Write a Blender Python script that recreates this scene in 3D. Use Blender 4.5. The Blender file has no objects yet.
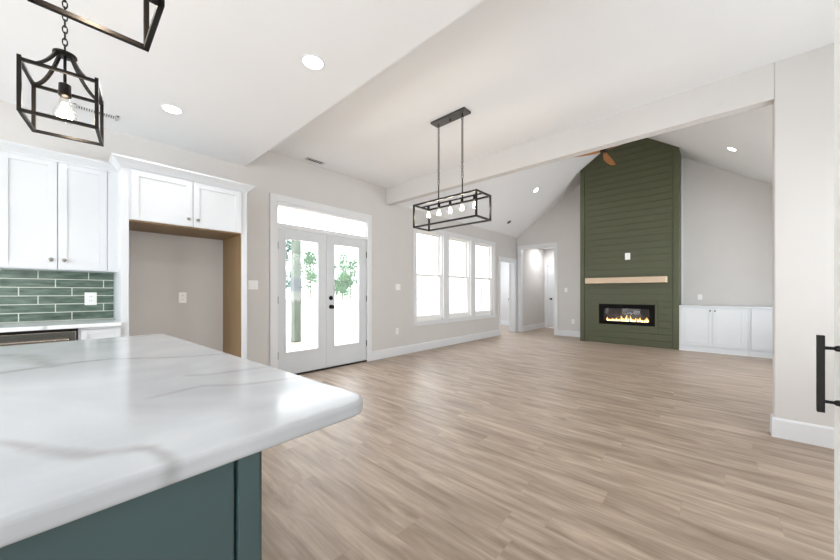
import bpy, bmesh, math, random
from mathutils import Vector, Matrix
random.seed(7)
S = bpy.context.scene
COL = S.collection

# ------------------------------------------------------------------ camera, world, lights, exposure
cd = bpy.data.cameras.new('camera'); cam = bpy.data.objects.new('camera', cd); COL.objects.link(cam)
cam.location = (0, 0, 1.165)
cam.rotation_euler = (math.radians(90), 0, 0.7387)
cd.sensor_width = 36.0; cd.lens = 323.66 / 840 * 36
cd.shift_y = (292.43 - 280) / 840
cd.clip_start = 0.05; cd.clip_end = 200
S.camera = cam

S.view_settings.view_transform = 'Standard'
S.view_settings.look = 'None'
S.view_settings.gamma = 1.0
S.view_settings.use_curve_mapping = False
S.view_settings.exposure = 0.30
S.cycles.max_bounces = 10
S.cycles.diffuse_bounces = 6
S.cycles.transparent_max_bounces = 16

W = bpy.data.worlds.new('sky'); S.world = W; W.use_nodes = True
WN = W.node_tree.nodes; WB = WN['Background']
WB.inputs[0].default_value = (0.92, 0.965, 1.0, 1); WB.inputs[1].default_value = 5.0

def area(name, loc, rot, sx, sy, watts, col=(1, 1, 1), portal=False, shape='RECTANGLE', spread=180):
    l = bpy.data.lights.new(name, 'AREA'); l.shape = shape; l.size = sx
    if shape == 'RECTANGLE': l.size_y = sy
    l.energy = watts; l.color = col; l.spread = math.radians(spread)
    l.cycles.is_portal = portal
    o = bpy.data.objects.new(name, l); COL.objects.link(o); o.location = loc; o.rotation_euler = rot
    return o
H90 = math.pi / 2
# daylight: sky portals in the openings (left wall door, transom, windows)
area('sky_portal', (-4.50, 2.68, 1.13), (0, -H90, 0), 2.0, 1.5, 1, portal=True)
area('sky_portal', (-4.50, 2.68, 2.22), (0, -H90, 0), 0.3, 1.5, 1, portal=True)
area('sky_portal', (-4.50, 6.14, 1.53), (0, -H90, 0), 1.8, 3.0, 1, portal=True)
# added fill lights, out of view: behind the camera and along the right hand wall
area('fill_back', (-1.3, -3.12, 1.25), (H90, 0, 0), 4.6, 2.2, 17, (0.91, 0.96, 1.0))
area('fill_kitchen', (1.38, -1.3, 1.45), (0, H90, 0), 1.4, 2.2, 9, (0.91, 0.96, 1.0))  # added fill for cabinet fronts and island panel, wall is solid here
area('fill_dining', (1.38, 2.7, 1.45), (0, H90, 0), 1.5, 1.6, 27, (0.91, 0.96, 1.0))  # added fill for the dining area, no opening in this wall
area('fill_living', (1.40, 6.3, 1.7), (0, H90, 0), 1.5, 3.0, 7, (0.91, 0.96, 1.0))
area('hall_ceiling_lamp', (-3.75, 10.1, 2.58), (0, 0, 0), .3, .3, 15, (0.97, 0.985, 1.0))
area('side_room_fill_top', (-5.0, 9.2, 2.58), (0, 0, 0), .4, .4, 42, (0.84, 0.92, 1.0))  # added fill to brighten the side room, no fixture there
area('side_room_fill_side', (-5.93, 9.0, 1.5), (0, -H90, 0), 1.4, 1.2, 9, (0.84, 0.92, 1.0))  # added fill in front of a blank wall, brightens the side room

# ------------------------------------------------------------------ materials
def lin(c):
    return tuple(((v / 255) / 12.92 if v / 255 <= 0.04045 else ((v / 255 + 0.055) / 1.055) ** 2.4) for v in c) + (1,)

def mat(name, rgb, rough=0.5, metal=0.0, var=0.0, scale=8.0, bump=0.0, bscale=200.0, stretch=None, spec=0.5, coat=0.0):
    m = bpy.data.materials.new(name); m.use_nodes = True
    nt = m.node_tree; N = nt.nodes; L = nt.links; B = N['Principled BSDF']
    B.inputs['Roughness'].default_value = rough; B.inputs['Metallic'].default_value = metal
    B.inputs['Specular IOR Level'].default_value = spec
    B.inputs['Coat Weight'].default_value = coat
    B.inputs['Base Color'].default_value = lin(rgb)
    tc = N.new('ShaderNodeTexCoord'); mp = N.new('ShaderNodeMapping'); L.new(tc.outputs['Object'], mp.inputs[0])
    if stretch: mp.inputs['Scale'].default_value = stretch
    if var > 0:
        n = N.new('ShaderNodeTexNoise'); n.inputs['Scale'].default_value = scale; n.inputs['Detail'].default_value = 5
        L.new(mp.outputs[0], n.inputs['Vector'])
        r = N.new('ShaderNodeValToRGB'); c = lin(rgb)
        r.color_ramp.elements[0].position = 0.3; r.color_ramp.elements[1].position = 0.7
        r.color_ramp.elements[0].color = tuple(v * (1 - var) for v in c[:3]) + (1,)
        r.color_ramp.elements[1].color = tuple(min(1, v * (1 + var)) for v in c[:3]) + (1,)
        L.new(n.outputs[0], r.inputs[0]); L.new(r.outputs[0], B.inputs['Base Color'])
    if bump > 0:
        n2 = N.new('ShaderNodeTexNoise'); n2.inputs['Scale'].default_value = bscale; n2.inputs['Detail'].default_value = 2
        L.new(mp.outputs[0], n2.inputs['Vector'])
        b = N.new('ShaderNodeBump'); b.inputs['Strength'].default_value = bump; b.inputs['Distance'].default_value = 0.002
        L.new(n2.outputs[0], b.inputs['Height']); L.new(b.outputs[0], B.inputs['Normal'])
    return m

def emit(name, rgb, strength):
    m = bpy.data.materials.new(name); m.use_nodes = True
    N = m.node_tree.nodes; N.remove(N['Principled BSDF'])
    e = N.new('ShaderNodeEmission'); e.inputs[0].default_value = lin(rgb); e.inputs[1].default_value = strength
    m.node_tree.links.new(e.outputs[0], N['Material Output'].inputs[0]); return m

def glass(name, tint=(1, 1, 1), refl=0.06, rough=0.0):
    m = bpy.data.materials.new(name); m.use_nodes = True
    N = m.node_tree.nodes; L = m.node_tree.links; N.remove(N['Principled BSDF'])
    t = N.new('ShaderNodeBsdfTransparent'); t.inputs[0].default_value = tint + (1,)
    g = N.new('ShaderNodeBsdfGlossy'); g.inputs['Roughness'].default_value = rough
    f = N.new('ShaderNodeFresnel'); gm = N.new('ShaderNodeNewGeometry'); io = N.new('ShaderNodeMapRange'); io.inputs[3].default_value = 1.45; io.inputs[4].default_value = 1 / 1.45
    L.new(gm.outputs['Backfacing'], io.inputs[0]); L.new(io.outputs[0], f.inputs[0])
    mx = N.new('ShaderNodeMixShader')
    mu = N.new('ShaderNodeMath'); mu.operation = 'MULTIPLY'; mu.inputs[1].default_value = refl / 0.04
    L.new(f.outputs[0], mu.inputs[0]); L.new(mu.outputs[0], mx.inputs[0])
    L.new(t.outputs[0], mx.inputs[1]); L.new(g.outputs[0], mx.inputs[2]); L.new(mx.outputs[0], N['Material Output'].inputs[0])
    return m

M = {}
M['wall'] = mat('warm_grey_wall_paint', (207, 204, 201), 0.85, var=0.012, scale=3, bump=0.05, spec=0.3)
M['ceil'] = mat('flat_white_ceiling_paint', (236, 237, 238), 0.92, var=0.008, scale=2, bump=0.04, spec=0.2)
M['trim'] = mat('white_semigloss_trim', (222, 223, 225), 0.35, var=0.008, scale=4)
M['cab'] = mat('white_cabinet_lacquer', (212, 215, 218), 0.32, var=0.008, scale=4)
M['door'] = mat('white_door_paint', (208, 211, 214), 0.4, var=0.01, scale=4)
M['pantry'] = mat('light_raised_cabinet_white', (240, 242, 240), 0.6, var=0.008, scale=4)  # cabinet white raised in colour to replace light missing on this face
M['vinyl'] = mat('white_vinyl', (238, 238, 236), 0.35, var=0.008, scale=4)
M['black'] = mat('matte_black_metal', (26, 24, 23), 0.38, 0.6, var=0.15, scale=20)
M['bronze'] = mat('oil_rubbed_bronze', (38, 34, 31), 0.36, 0.7, var=0.25, scale=14)
M['canopy'] = mat('brushed_dark_metal', (92, 90, 88), 0.35, 0.85, var=0.06, scale=20)
M['nickel'] = mat('brushed_nickel', (150, 146, 140), 0.32, 1.0, var=0.08, scale=40)
M['steel'] = mat('stainless_steel', (176, 168, 160), 0.22, 1.0, var=0.08, scale=6, stretch=(1, 0.3, 30))
M['hinge'] = mat('satin_steel_hinge', (96, 96, 96), 0.35, 0.9, var=0.1, scale=30)
M['plate'] = mat('white_plastic', (240, 240, 238), 0.3, var=0.005, scale=10)
M['slot'] = mat('dark_slot_plastic', (60, 60, 62), 0.5, var=0.05, scale=10)
M['island'] = mat('teal_grey_cabinet_paint', (64, 86, 88), 0.42, var=0.04, scale=5)
M['olive'] = mat('olive_green_shiplap_paint', (75, 78, 54), 0.48, var=0.06, scale=5, stretch=(0.5, 1, 4))
M['plywood'] = mat('birch_plywood', (134, 108, 74), 0.5, var=0.12, scale=5, stretch=(6, 6, 0.4))
M['mantelwood'] = mat('raw_oak_mantel', (205, 183, 157), 0.6, var=0.14, scale=6, stretch=(0.5, 5, 12))
M['mantelend'] = mat('pale_end_grain', (226, 208, 180), 0.65, var=0.08, scale=30)
M['blade'] = mat('carved_walnut_fan_blade', (168, 112, 64), 0.45, var=0.35, scale=7, stretch=(2, 9, 9))
M['glass'] = glass('window_glass', refl=0.02)
M['bulbglass'] = glass('clear_bulb_glass', (1.0, 0.985, 0.96), 0.07)
M['filament'] = emit('hot_filament', (255, 226, 180), 60.0)
M['lens'] = emit('recessed_lamp_lens', (255, 252, 246), 14.0)
M['fire'] = emit('fireplace_flame', (255, 190, 100), 2.0)
M['flamecore'] = emit('flame_core', (255, 236, 195), 3.6)
M['firebox'] = mat('firebox_black', (8, 7, 7), 0.7, 0.0, var=0.2, scale=20, spec=0.15)
M['fireback'] = mat('firebox_back_panel', (64, 60, 62), 0.5, 0.2, var=0.3, scale=9)
M['ember'] = mat('crystal_ember_bed', (70, 52, 50), 0.3, 0.0, var=0.6, scale=60)
M['stone'] = mat('rough_light_concrete', (206, 202, 194), 0.9, var=0.06, scale=1.2, bump=0.1, bscale=30)
M['post'] = mat('green_grey_timber_post', (98, 108, 98), 0.8, var=0.2, scale=3, stretch=(3, 3, 0.8))
M['postband'] = mat('grey_post_band', (84, 92, 94), 0.8, var=0.1, scale=5)
M['paleband'] = mat('pale_grey_band', (112, 118, 112), 0.7, var=0.1, scale=5)
M['bark'] = mat('grey_brown_bark', (110, 98, 84), 0.9, var=0.3, scale=12, stretch=(3, 3, 0.6))
M['leaf'] = mat('pale_green_leaves', (66, 104, 64), 0.7, var=0.25, scale=1.5)
M['leafdark'] = mat('blue_green_leaves', (62, 94, 84), 0.7, var=0.25, scale=1.5)
M['fence'] = mat('white_fence_vinyl', (196, 198, 198), 0.5, var=0.02, scale=3)
M['grout'] = mat('pale_grout', (206, 210, 200), 0.8, var=0.04, scale=40)
M['chip'] = mat('dark_grit', (50, 40, 34), 0.8, var=0.2, scale=90)

def floor_material():
    m = bpy.data.materials.new('greige_oak_plank_floor'); m.use_nodes = True
    nt = m.node_tree; N = nt.nodes; L = nt.links; B = N['Principled BSDF']
    tc = N.new('ShaderNodeTexCoord')
    br = N.new('ShaderNodeTexBrick'); br.offset = 0.0; br.inputs['Scale'].default_value = 1.0
    br.inputs['Brick Width'].default_value = 1.22; br.inputs['Row Height'].default_value = 0.178
    br.inputs['Mortar Size'].default_value = 0.0011; br.inputs['Mortar Smooth'].default_value = 0.4; br.inputs['Bias'].default_value = 0.0
    br.inputs['Color1'].default_value = (0, 0, 0, 1); br.inputs['Color2'].default_value = (1, 1, 1, 1); br.inputs['Mortar'].default_value = (0.5, 0.5, 0.5, 1)
    sp_ = N.new('ShaderNodeSeparateXYZ'); L.new(tc.outputs['Object'], sp_.inputs[0])
    dv_ = N.new('ShaderNodeMath'); dv_.operation = 'DIVIDE'; dv_.inputs[1].default_value = 0.178; L.new(sp_.outputs['Y'], dv_.inputs[0])
    fl_ = N.new('ShaderNodeMath'); fl_.operation = 'FLOOR'; L.new(dv_.outputs[0], fl_.inputs[0])
    wn_ = N.new('ShaderNodeTexWhiteNoise'); wn_.noise_dimensions = '1D'; L.new(fl_.outputs[0], wn_.inputs['W'])
    ml_ = N.new('ShaderNodeMath'); ml_.operation = 'MULTIPLY_ADD'; ml_.inputs[1].default_value = 1.22; L.new(wn_.outputs['Value'], ml_.inputs[0]); L.new(sp_.outputs['X'], ml_.inputs[2])
    cb_ = N.new('ShaderNodeCombineXYZ'); L.new(ml_.outputs[0], cb_.inputs[0]); L.new(sp_.outputs['Y'], cb_.inputs[1])
    L.new(cb_.outputs[0], br.inputs[0])
    # shift the grain of each plank
    sep = N.new('ShaderNodeVectorMath'); sep.operation = 'MULTIPLY_ADD'; sep.inputs[1].default_value = (7.3, 3.1, 5.7)
    L.new(br.outputs['Color'], sep.inputs[0]); L.new(tc.outputs['Object'], sep.inputs[2])
    mp = N.new('ShaderNodeMapping'); mp.inputs['Scale'].default_value = (1.15, 8.0, 1); L.new(sep.outputs[0], mp.inputs[0])
    n1 = N.new('ShaderNodeTexNoise'); n1.inputs['Scale'].default_value = 1.6; n1.inputs['Detail'].default_value = 7; n1.inputs['Roughness'].default_value = 0.62; n1.inputs['Distortion'].default_value = 0.5
    L.new(mp.outputs[0], n1.inputs['Vector'])
    mp2 = N.new('ShaderNodeMapping'); mp2.inputs['Scale'].default_value = (1.4, 34.0, 1); L.new(sep.outputs[0], mp2.inputs[0])
    n2 = N.new('ShaderNodeTexNoise'); n2.inputs['Scale'].default_value = 1.5; n2.inputs['Detail'].default_value = 4; L.new(mp2.outputs[0], n2.inputs['Vector'])
    r1 = N.new('ShaderNodeValToRGB'); e = r1.color_ramp.elements
    e[0].position = 0.30; e[0].color = lin((131, 113, 97)); e[1].position = 0.72; e[1].color = lin((189, 172, 156))
    x = r1.color_ramp.elements.new(0.52); x.color = lin((165, 147, 131))
    L.new(n1.outputs[0], r1.inputs[0])
    mx = N.new('ShaderNodeMixRGB'); mx.blend_type = 'OVERLAY'; mx.inputs[0].default_value = 0.35
    L.new(r1.outputs[0], mx.inputs[1]); L.new(n2.outputs[0], mx.inputs[2])
    # per plank tone
    hsv = N.new('ShaderNodeHueSaturation'); mr = N.new('ShaderNodeMapRange'); mr.inputs[3].default_value = 0.95; mr.inputs[4].default_value = 1.04
    sx = N.new('ShaderNodeSeparateColor'); L.new(br.outputs['Color'], sx.inputs[0]); L.new(sx.outputs[0], mr.inputs[0])
    L.new(mr.outputs[0], hsv.inputs['Value']); L.new(mx.outputs[0], hsv.inputs['Color'])
    seam = N.new('ShaderNodeMixRGB'); seam.blend_type = 'MULTIPLY'; seam.inputs[2].default_value = (0.88, 0.86, 0.84, 1)
    L.new(br.outputs['Fac'], seam.inputs[0]); L.new(hsv.outputs[0], seam.inputs[1]); L.new(seam.outputs[0], B.inputs['Base Color'])
    rr = N.new('ShaderNodeMapRange'); rr.inputs[3].default_value = 0.34; rr.inputs[4].default_value = 0.50
    L.new(n2.outputs[0], rr.inputs[0]); L.new(rr.outputs[0], B.inputs['Roughness'])
    bp = N.new('ShaderNodeBump'); bp.inputs['Strength'].default_value = 0.12; bp.inputs['Distance'].default_value = 0.002
    L.new(n2.outputs[0], bp.inputs['Height']); L.new(bp.outputs[0], B.inputs['Normal'])
    B.inputs['Specular IOR Level'].default_value = 0.5
    return m
M['floor'] = floor_material()

def quartz_material(name, veins, lo=(181, 185, 190), hi=(194, 198, 203)):
    """white quartz with grey veins: distance to the vein lines in noise-bent coordinates"""
    m = bpy.data.materials.new(name); m.use_nodes = True
    nt = m.node_tree; N = nt.nodes; L = nt.links; B = N['Principled BSDF']
    tc = N.new('ShaderNodeTexCoord')
    nz = N.new('ShaderNodeTexNoise'); nz.inputs['Scale'].default_value = 7; nz.inputs['Detail'].default_value = 5
    L.new(tc.outputs['Object'], nz.inputs['Vector'])
    sub = N.new('ShaderNodeVectorMath'); sub.operation = 'SUBTRACT'; sub.inputs[1].default_value = (0.5, 0.5, 0.5); L.new(nz.outputs['Color'], sub.inputs[0])
    ma = N.new('ShaderNodeVectorMath'); ma.operation = 'MULTIPLY_ADD'; ma.inputs[1].default_value = (0.022, 0.022, 0.0)
    L.new(sub.outputs[0], ma.inputs[0]); L.new(tc.outputs['Object'], ma.inputs[2])
    fl = N.new('ShaderNodeVectorMath'); fl.operation = 'MULTIPLY'; fl.inputs[1].default_value = (1, 1, 0); L.new(ma.outputs[0], fl.inputs[0])
    total = None
    for (ax, ay, bx, by, w, a) in veins:
        A = Vector((ax, ay, 0)); D = Vector((bx - ax, by - ay, 0)); dd = D.dot(D)
        pa = N.new('ShaderNodeVectorMath'); pa.operation = 'SUBTRACT'; pa.inputs[1].default_value = A; L.new(fl.outputs[0], pa.inputs[0])
        dt = N.new('ShaderNodeVectorMath'); dt.operation = 'DOT_PRODUCT'; dt.inputs[1].default_value = D / dd; L.new(pa.outputs[0], dt.inputs[0])
        cl = N.new('ShaderNodeClamp'); L.new(dt.outputs['Value'], cl.inputs[0])
        sc = N.new('ShaderNodeVectorMath'); sc.operation = 'SCALE'; sc.inputs[0].default_value = D; L.new(cl.outputs[0], sc.inputs['Scale'])
        ds = N.new('ShaderNodeVectorMath'); ds.operation = 'DISTANCE'; L.new(pa.outputs[0], ds.inputs[0]); L.new(sc.outputs[0], ds.inputs[1])
        mr = N.new('ShaderNodeMapRange'); mr.interpolation_type = 'SMOOTHSTEP'
        mr.inputs[1].default_value = 0; mr.inputs[2].default_value = w; mr.inputs[3].default_value = a; mr.inputs[4].default_value = 0
        L.new(ds.outputs['Value'], mr.inputs[0])
        if total is None: total = mr.outputs[0]
        else:
            mxm = N.new('ShaderNodeMath'); mxm.operation = 'MAXIMUM'; L.new(total, mxm.inputs[0]); L.new(mr.outputs[0], mxm.inputs[1]); total = mxm.outputs[0]
    n3 = N.new('ShaderNodeTexNoise'); n3.inputs['Scale'].default_value = 2.2; n3.inputs['Detail'].default_value = 6; n3.inputs['Distortion'].default_value = 1.2
    L.new(tc.outputs['Object'], n3.inputs['Vector'])
    rp = N.new('ShaderNodeValToRGB'); rp.color_ramp.elements[0].position = 0.35; rp.color_ramp.elements[0].color = lin(lo)
    rp.color_ramp.elements[1].position = 0.65; rp.color_ramp.elements[1].color = lin(hi); L.new(n3.outputs[0], rp.inputs[0])
    mx = N.new('ShaderNodeMixRGB'); mx.inputs[2].default_value = lin((138, 136, 134)); L.new(rp.outputs[0], mx.inputs[1])
    if total is not None:
        br = N.new('ShaderNodeTexNoise'); br.inputs['Scale'].default_value = 16; L.new(tc.outputs['Object'], br.inputs['Vector'])
        mm = N.new('ShaderNodeMapRange'); mm.inputs[1].default_value = 0.3; mm.inputs[2].default_value = 0.6; mm.inputs[3].default_value = 0.5; L.new(br.outputs[0], mm.inputs[0])
        ml = N.new('ShaderNodeMath'); ml.operation = 'MULTIPLY'; L.new(total, ml.inputs[0]); L.new(mm.outputs[0], ml.inputs[1])
        L.new(ml.outputs[0], mx.inputs[0])
    else: mx.inputs[0].default_value = 0
    L.new(mx.outputs[0], B.inputs['Base Color'])
    B.inputs['Roughness'].default_value = 0.14
    return m

def tile_material():
    m = bpy.data.materials.new('green_glazed_tile'); m.use_nodes = True
    nt = m.node_tree; N = nt.nodes; L = nt.links; B = N['Principled BSDF']
    tc = N.new('ShaderNodeTexCoord'); mp = N.new('ShaderNodeMapping'); mp.inputs['Scale'].default_value = (1, 3, 16); L.new(tc.outputs['Object'], mp.inputs[0])
    n = N.new('ShaderNodeTexNoise'); n.inputs['Scale'].default_value = 2.5; n.inputs['Detail'].default_value = 4; L.new(mp.outputs[0], n.inputs['Vector'])
    r = N.new('ShaderNodeValToRGB'); r.color_ramp.elements[0].position = 0.3; r.color_ramp.elements[0].color = lin((62, 80, 70))
    r.color_ramp.elements[1].position = 0.72; r.color_ramp.elements[1].color = lin((112, 130, 116)); L.new(n.outputs[0], r.inputs[0])
    L.new(r.outputs[0], B.inputs['Base Color']); B.inputs['Roughness'].default_value = 0.12
    n2 = N.new('ShaderNodeTexNoise'); n2.inputs['Scale'].default_value = 14; n2.inputs['Detail'].default_value = 1; L.new(tc.outputs['Object'], n2.inputs['Vector'])
    b = N.new('ShaderNodeBump'); b.inputs['Strength'].default_value = 0.4; b.inputs['Distance'].default_value = 0.01
    L.new(n2.outputs[0], b.inputs['Height']); L.new(b.outputs[0], B.inputs['Normal'])
    return m
M['tile'] = tile_material()

# ------------------------------------------------------------------ mesh helpers
ORIGIN = {}
class MB:
    def __init__(s): s.v = []; s.f = []
    def add(s, vs, fs):
        o = len(s.v); s.v += [tuple(x) for x in vs]; s.f += [tuple(i + o for i in f) for f in fs]; return s
    def box(s, x0, x1, y0, y1, z0, z1):
        x0, x1 = min(x0, x1), max(x0, x1); y0, y1 = min(y0, y1), max(y0, y1); z0, z1 = min(z0, z1), max(z0, z1)
        return s.add([(x0, y0, z0), (x1, y0, z0), (x1, y1, z0), (x0, y1, z0), (x0, y0, z1), (x1, y0, z1), (x1, y1, z1), (x0, y1, z1)],
                     [(0, 3, 2, 1), (4, 5, 6, 7), (0, 1, 5, 4), (1, 2, 6, 5), (2, 3, 7, 6), (3, 0, 4, 7)])
    def bar(s, a, b, w, h=None, up=(0, 0, 1)):
        """square bar from a to b"""
        a, b = Vector(a), Vector(b); d = (b - a).normalized(); u = Vector(up)
        if abs(d.dot(u)) > 0.98: u = Vector((1, 0, 0))
        r = d.cross(u).normalized(); u = r.cross(d); h = h or w
        vs = []
        for p in (a, b):
            for sr, su in ((-1, -1), (1, -1), (1, 1), (-1, 1)): vs.append(p + r * sr * w / 2 + u * su * h / 2)
        return s.add(vs, [(0, 1, 2, 3), (7, 6, 5, 4), (0, 4, 5, 1), (1, 5, 6, 2), (2, 6, 7, 3), (3, 7, 4, 0)])
    def tube(s, pts, r, n=8, closed=False):
        pts = [Vector(p) for p in pts]; m = len(pts); rs = r if isinstance(r, (list, tuple)) else [r] * m
        vs = []; prev = None
        for i, p in enumerate(pts):
            if closed: d = (pts[(i + 1) % m] - pts[i - 1])
            else: d = pts[min(i + 1, m - 1)] - pts[max(i - 1, 0)]
            d.normalize()
            if prev is None:
                u = Vector((0, 0, 1)) if abs(d.z) < 0.9 else Vector((1, 0, 0))
            else: u = prev
            u = (u - d * u.dot(d)).normalized(); prev = u; w = d.cross(u)
            for k in range(n):
                t = 2 * math.pi * k / n; vs.append(p + (u * math.cos(t) + w * math.sin(t)) * rs[i])
        fs = []
        for i in range(m if closed else m - 1):
            j = (i + 1) % m
            for k in range(n): fs.append((i * n + k, i * n + (k + 1) % n, j * n + (k + 1) % n, j * n + k))
        if not closed: fs += [tuple(range(n))[::-1], tuple(range((m - 1) * n, m * n))]
        return s.add(vs, fs)
    def lathe(s, prof, n=24, M4=None):
        """prof: (radius, z) list about Z; M4 places it"""
        M4 = M4 or Matrix(); vs = []; fs = []
        for r, z in prof:
            for k in range(n):
                t = 2 * math.pi * k / n; vs.append(M4 @ Vector((r * math.cos(t), r * math.sin(t), z)))
        for i in range(len(prof) - 1):
            for k in range(n): fs.append((i * n + k, i * n + (k + 1) % n, (i + 1) * n + (k + 1) % n, (i + 1) * n + k))
        fs.append(tuple(range(n))[::-1]); fs.append(tuple(range((len(prof) - 1) * n, len(prof) * n)))
        return s.add(vs, fs)
    def prism(s, poly, fn, d0, d1):
        """polygon (a, b) extruded from depth d0 to d1; fn(a, b, d) -> point"""
        n = len(poly); vs = [fn(a, b, d0) for a, b in poly] + [fn(a, b, d1) for a, b in poly]
        fs = [tuple(range(n)), tuple(range(n, 2 * n))[::-1]] + [(i, i + n, (i + 1) % n + n, (i + 1) % n) for i in range(n)]
        return s.add(vs, fs)
    def sweep(s, prof, path, closed_prof=True):
        """profile (out, z) along an XY path, outward = right of the walking direction, mitred"""
        m = len(path); n = len(prof); vs = []
        P = [Vector((p[0], p[1])) for p in path]
        for i, p in enumerate(P):
            d1 = (P[i] - P[i - 1]).normalized() if i > 0 else (P[1] - P[0]).normalized()
            d2 = (P[i + 1] - P[i]).normalized() if i < m - 1 else d1
            n1 = Vector((d1.y, -d1.x)); n2 = Vector((d2.y, -d2.x)); k = (n1 + n2); k = k / max(1e-6, k.dot(n1))
            for o, z in prof: vs.append((p.x + k.x * o, p.y + k.y * o, z))
        fs = []
        for i in range(m - 1):
            for j in range(n):
                q = (j + 1) % n; fs.append((i * n + j, (i + 1) * n + j, (i + 1) * n + q, i * n + q))
        fs += [tuple(range(n))[::-1], tuple(range((m - 1) * n, m * n))]
        return s.add(vs, fs)
    def build(s, name, m, parent=None, bevel=0.0, smooth=False, local=False, seg=2):
        off = Vector((0, 0, 0)) if (local or parent is None) else Vector(ORIGIN.get(parent.name, (0, 0, 0)))
        me = bpy.data.meshes.new(name); me.from_pydata([tuple(Vector(v) - off) for v in s.v], [], s.f)
        bm = bmesh.new(); bm.from_mesh(me); bmesh.ops.recalc_face_normals(bm, faces=bm.faces); bm.to_mesh(me); bm.free()
        me.materials.append(m)
        if smooth:
            for p in me.polygons: p.use_smooth = True
        o = bpy.data.objects.new(name, me); COL.objects.link(o)
        if parent is not None: o.parent = parent; ORIGIN[o.name] = ORIGIN.get(parent.name, (0, 0, 0))
        if bevel > 0:
            b = o.modifiers.new('bevel', 'BEVEL'); b.width = bevel; b.segments = seg; b.limit_method = 'ANGLE'; b.angle_limit = math.radians(40)
        if smooth:
            a = o.modifiers.new('edge', 'EDGE_SPLIT'); a.split_angle = math.radians(45)
        return o

def tag(o, label, cat, group=None):
    o['label'] = label; o['category'] = cat
    if group: o['group'] = group
    return o
def thing(name, label, cat, loc=(0, 0, 0), rz=0, group=None):
    o = bpy.data.objects.new(name, None); COL.objects.link(o); o.location = loc; o.rotation_euler = (0, 0, rz)
    o.empty_display_size = 0.1; ORIGIN[o.name] = tuple(loc)
    return tag(o, label, cat, group)
def struct(o, label, cat):
    o['kind'] = 'structure'; return tag(o, label, cat)
def sroot(name, label, cat, loc):
    o = thing(name, label, cat, loc); o['kind'] = 'structure'; return o
def copy_tree(o, parent=None):
    c = o.copy(); COL.objects.link(c)
    if parent is not None: c.parent = parent
    for ch in list(o.children): copy_tree(ch, c)
    return c

# faces: u across, v up, d outwards
def FX(x0):  return lambda u, v, d: (x0 + d, u, v)          # faces +X (u = Y)
def FNX(x0): return lambda u, v, d: (x0 - d, u, v)          # faces -X
def FNY(y0): return lambda u, v, d: (u, y0 - d, v)          # faces -Y (u = X)
def fbox(mb, F, u0, u1, v0, v1, d0, d1):
    a = F(u0, v0, d0); b = F(u1, v1, d1); mb.box(a[0], b[0], a[1], b[1], a[2], b[2]); return mb
def shaker(F, u0, u1, v0, v1, name, m, parent, rail=0.058, th=0.020, rec=0.008):
    mb = MB()
    fbox(mb, F, u0, u0 + rail, v0, v1, 0, th); fbox(mb, F, u1 - rail, u1, v0, v1, 0, th)
    fbox(mb, F, u0 + rail, u1 - rail, v0, v0 + rail, 0, th); fbox(mb, F, u0 + rail, u1 - rail, v1 - rail, v1, 0, th)
    fbox(mb, F, u0 + rail - .001, u1 - rail + .001, v0 + rail - .001, v1 - rail + .001, 0, th - rec)
    return mb.build(name, m, parent, bevel=0.0012)
def knob(F, u, v, d, parent, m, r=0.015):
    c = Vector(F(u, v, d)); dirv = (Vector(F(u, v, d + 1)) - c)
    Q = dirv.to_track_quat('Z', 'Y').to_matrix().to_4x4(); Q.translation = c
    return MB().lathe([(0.006, 0), (0.006, 0.010), (r * .8, 0.013), (r, 0.018), (r * .95, 0.023), (r * .5, 0.027), (0.001, 0.028)], 16, Q).build('knob', m, parent, smooth=True)

# ------------------------------------------------------------------ dimensions
XW = -4.34      # left wall
YG = 9.03       # gable wall
YD, YD2 = 3.87, 3.985   # dividing wall with the wide opening
XR = 1.40       # right wall
ZK, ZC = 2.745, 3.03    # kitchen and dining ceilings
EAVE, SL = 2.79, 0.685; XM = (XW + XR) / 2
RIDGE = EAVE + SL * (XM - XW)
YB = -3.2
def roofz(x): return EAVE + SL * ((x - XW) if x < XM else (XR - x))

# ------------------------------------------------------------------ structure
struct(MB().box(-8.2, 3.0, YB - .2, 12.2, -0.1, 0).build('floor', M['floor']), 'greige wood plank floor running through kitchen, dining and living area', 'floor')

# left wall with French door, triple window and side door openings
def wall_x(x0, x1, y0, y1, z0, z1, holes):
    mb = MB(); ys = sorted(holes, key=lambda h: h[0]); y = y0
    for (a, b, c, d) in ys:
        mb.box(x0, x1, y, a, z0, z1)
        if c > z0: mb.box(x0, x1, a, b, z0, c)
        if d < z1: mb.box(x0, x1, a, b, d, z1)
        y = b
    mb.box(x0, x1, y, y1, z0, z1); return mb
DH = (1.905, 3.465, 0.0, 2.385); WH = (4.65, 7.635, 0.585, 2.42); SH = (8.02, 8.91, 0.0, 2.055)
struct(wall_x(XW - .15, XW, YB, YG, 0, ZC + .1, [DH, WH, SH]).build('wall_left', M['wall']), 'warm grey wall on the left holding French doors and triple window', 'wall')

# gable wall with cased hall opening
g = MB(); HO = (-4.215, -3.245, 2.44)
g.box(XW, HO[0], YG, YG + .12, 0, EAVE); g.box(HO[1], XR, YG, YG + .12, 0, EAVE); g.box(HO[0], HO[1], YG, YG + .12, HO[2], EAVE)
g.prism([(XW, EAVE), (XR, EAVE), (XM, RIDGE)], lambda a, b, d: (a, d, b), YG, YG + .12)
struct(g.build('wall_far', M['wall']), 'grey gable wall at far end behind the green fireplace', 'wall')

# dividing wall: header beam, column
d = MB(); d.box(XW, 0.357, YD, YD2, 2.735, ZC + .02); d.box(0.357, XR + .1, YD, YD2, 0, ZC + .02)
d.prism([(XW, ZC + .02), (XR + .1, ZC + .02), (XR, 3.12), (XM, RIDGE + .1), (XW, 3.12)], lambda a, b, dd: (a, dd, b), YD, YD2)
struct(d.build('wall_divider', M['wall'], bevel=0.006), 'pale header beam and wall end between dining area and living room', 'wall')

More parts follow.
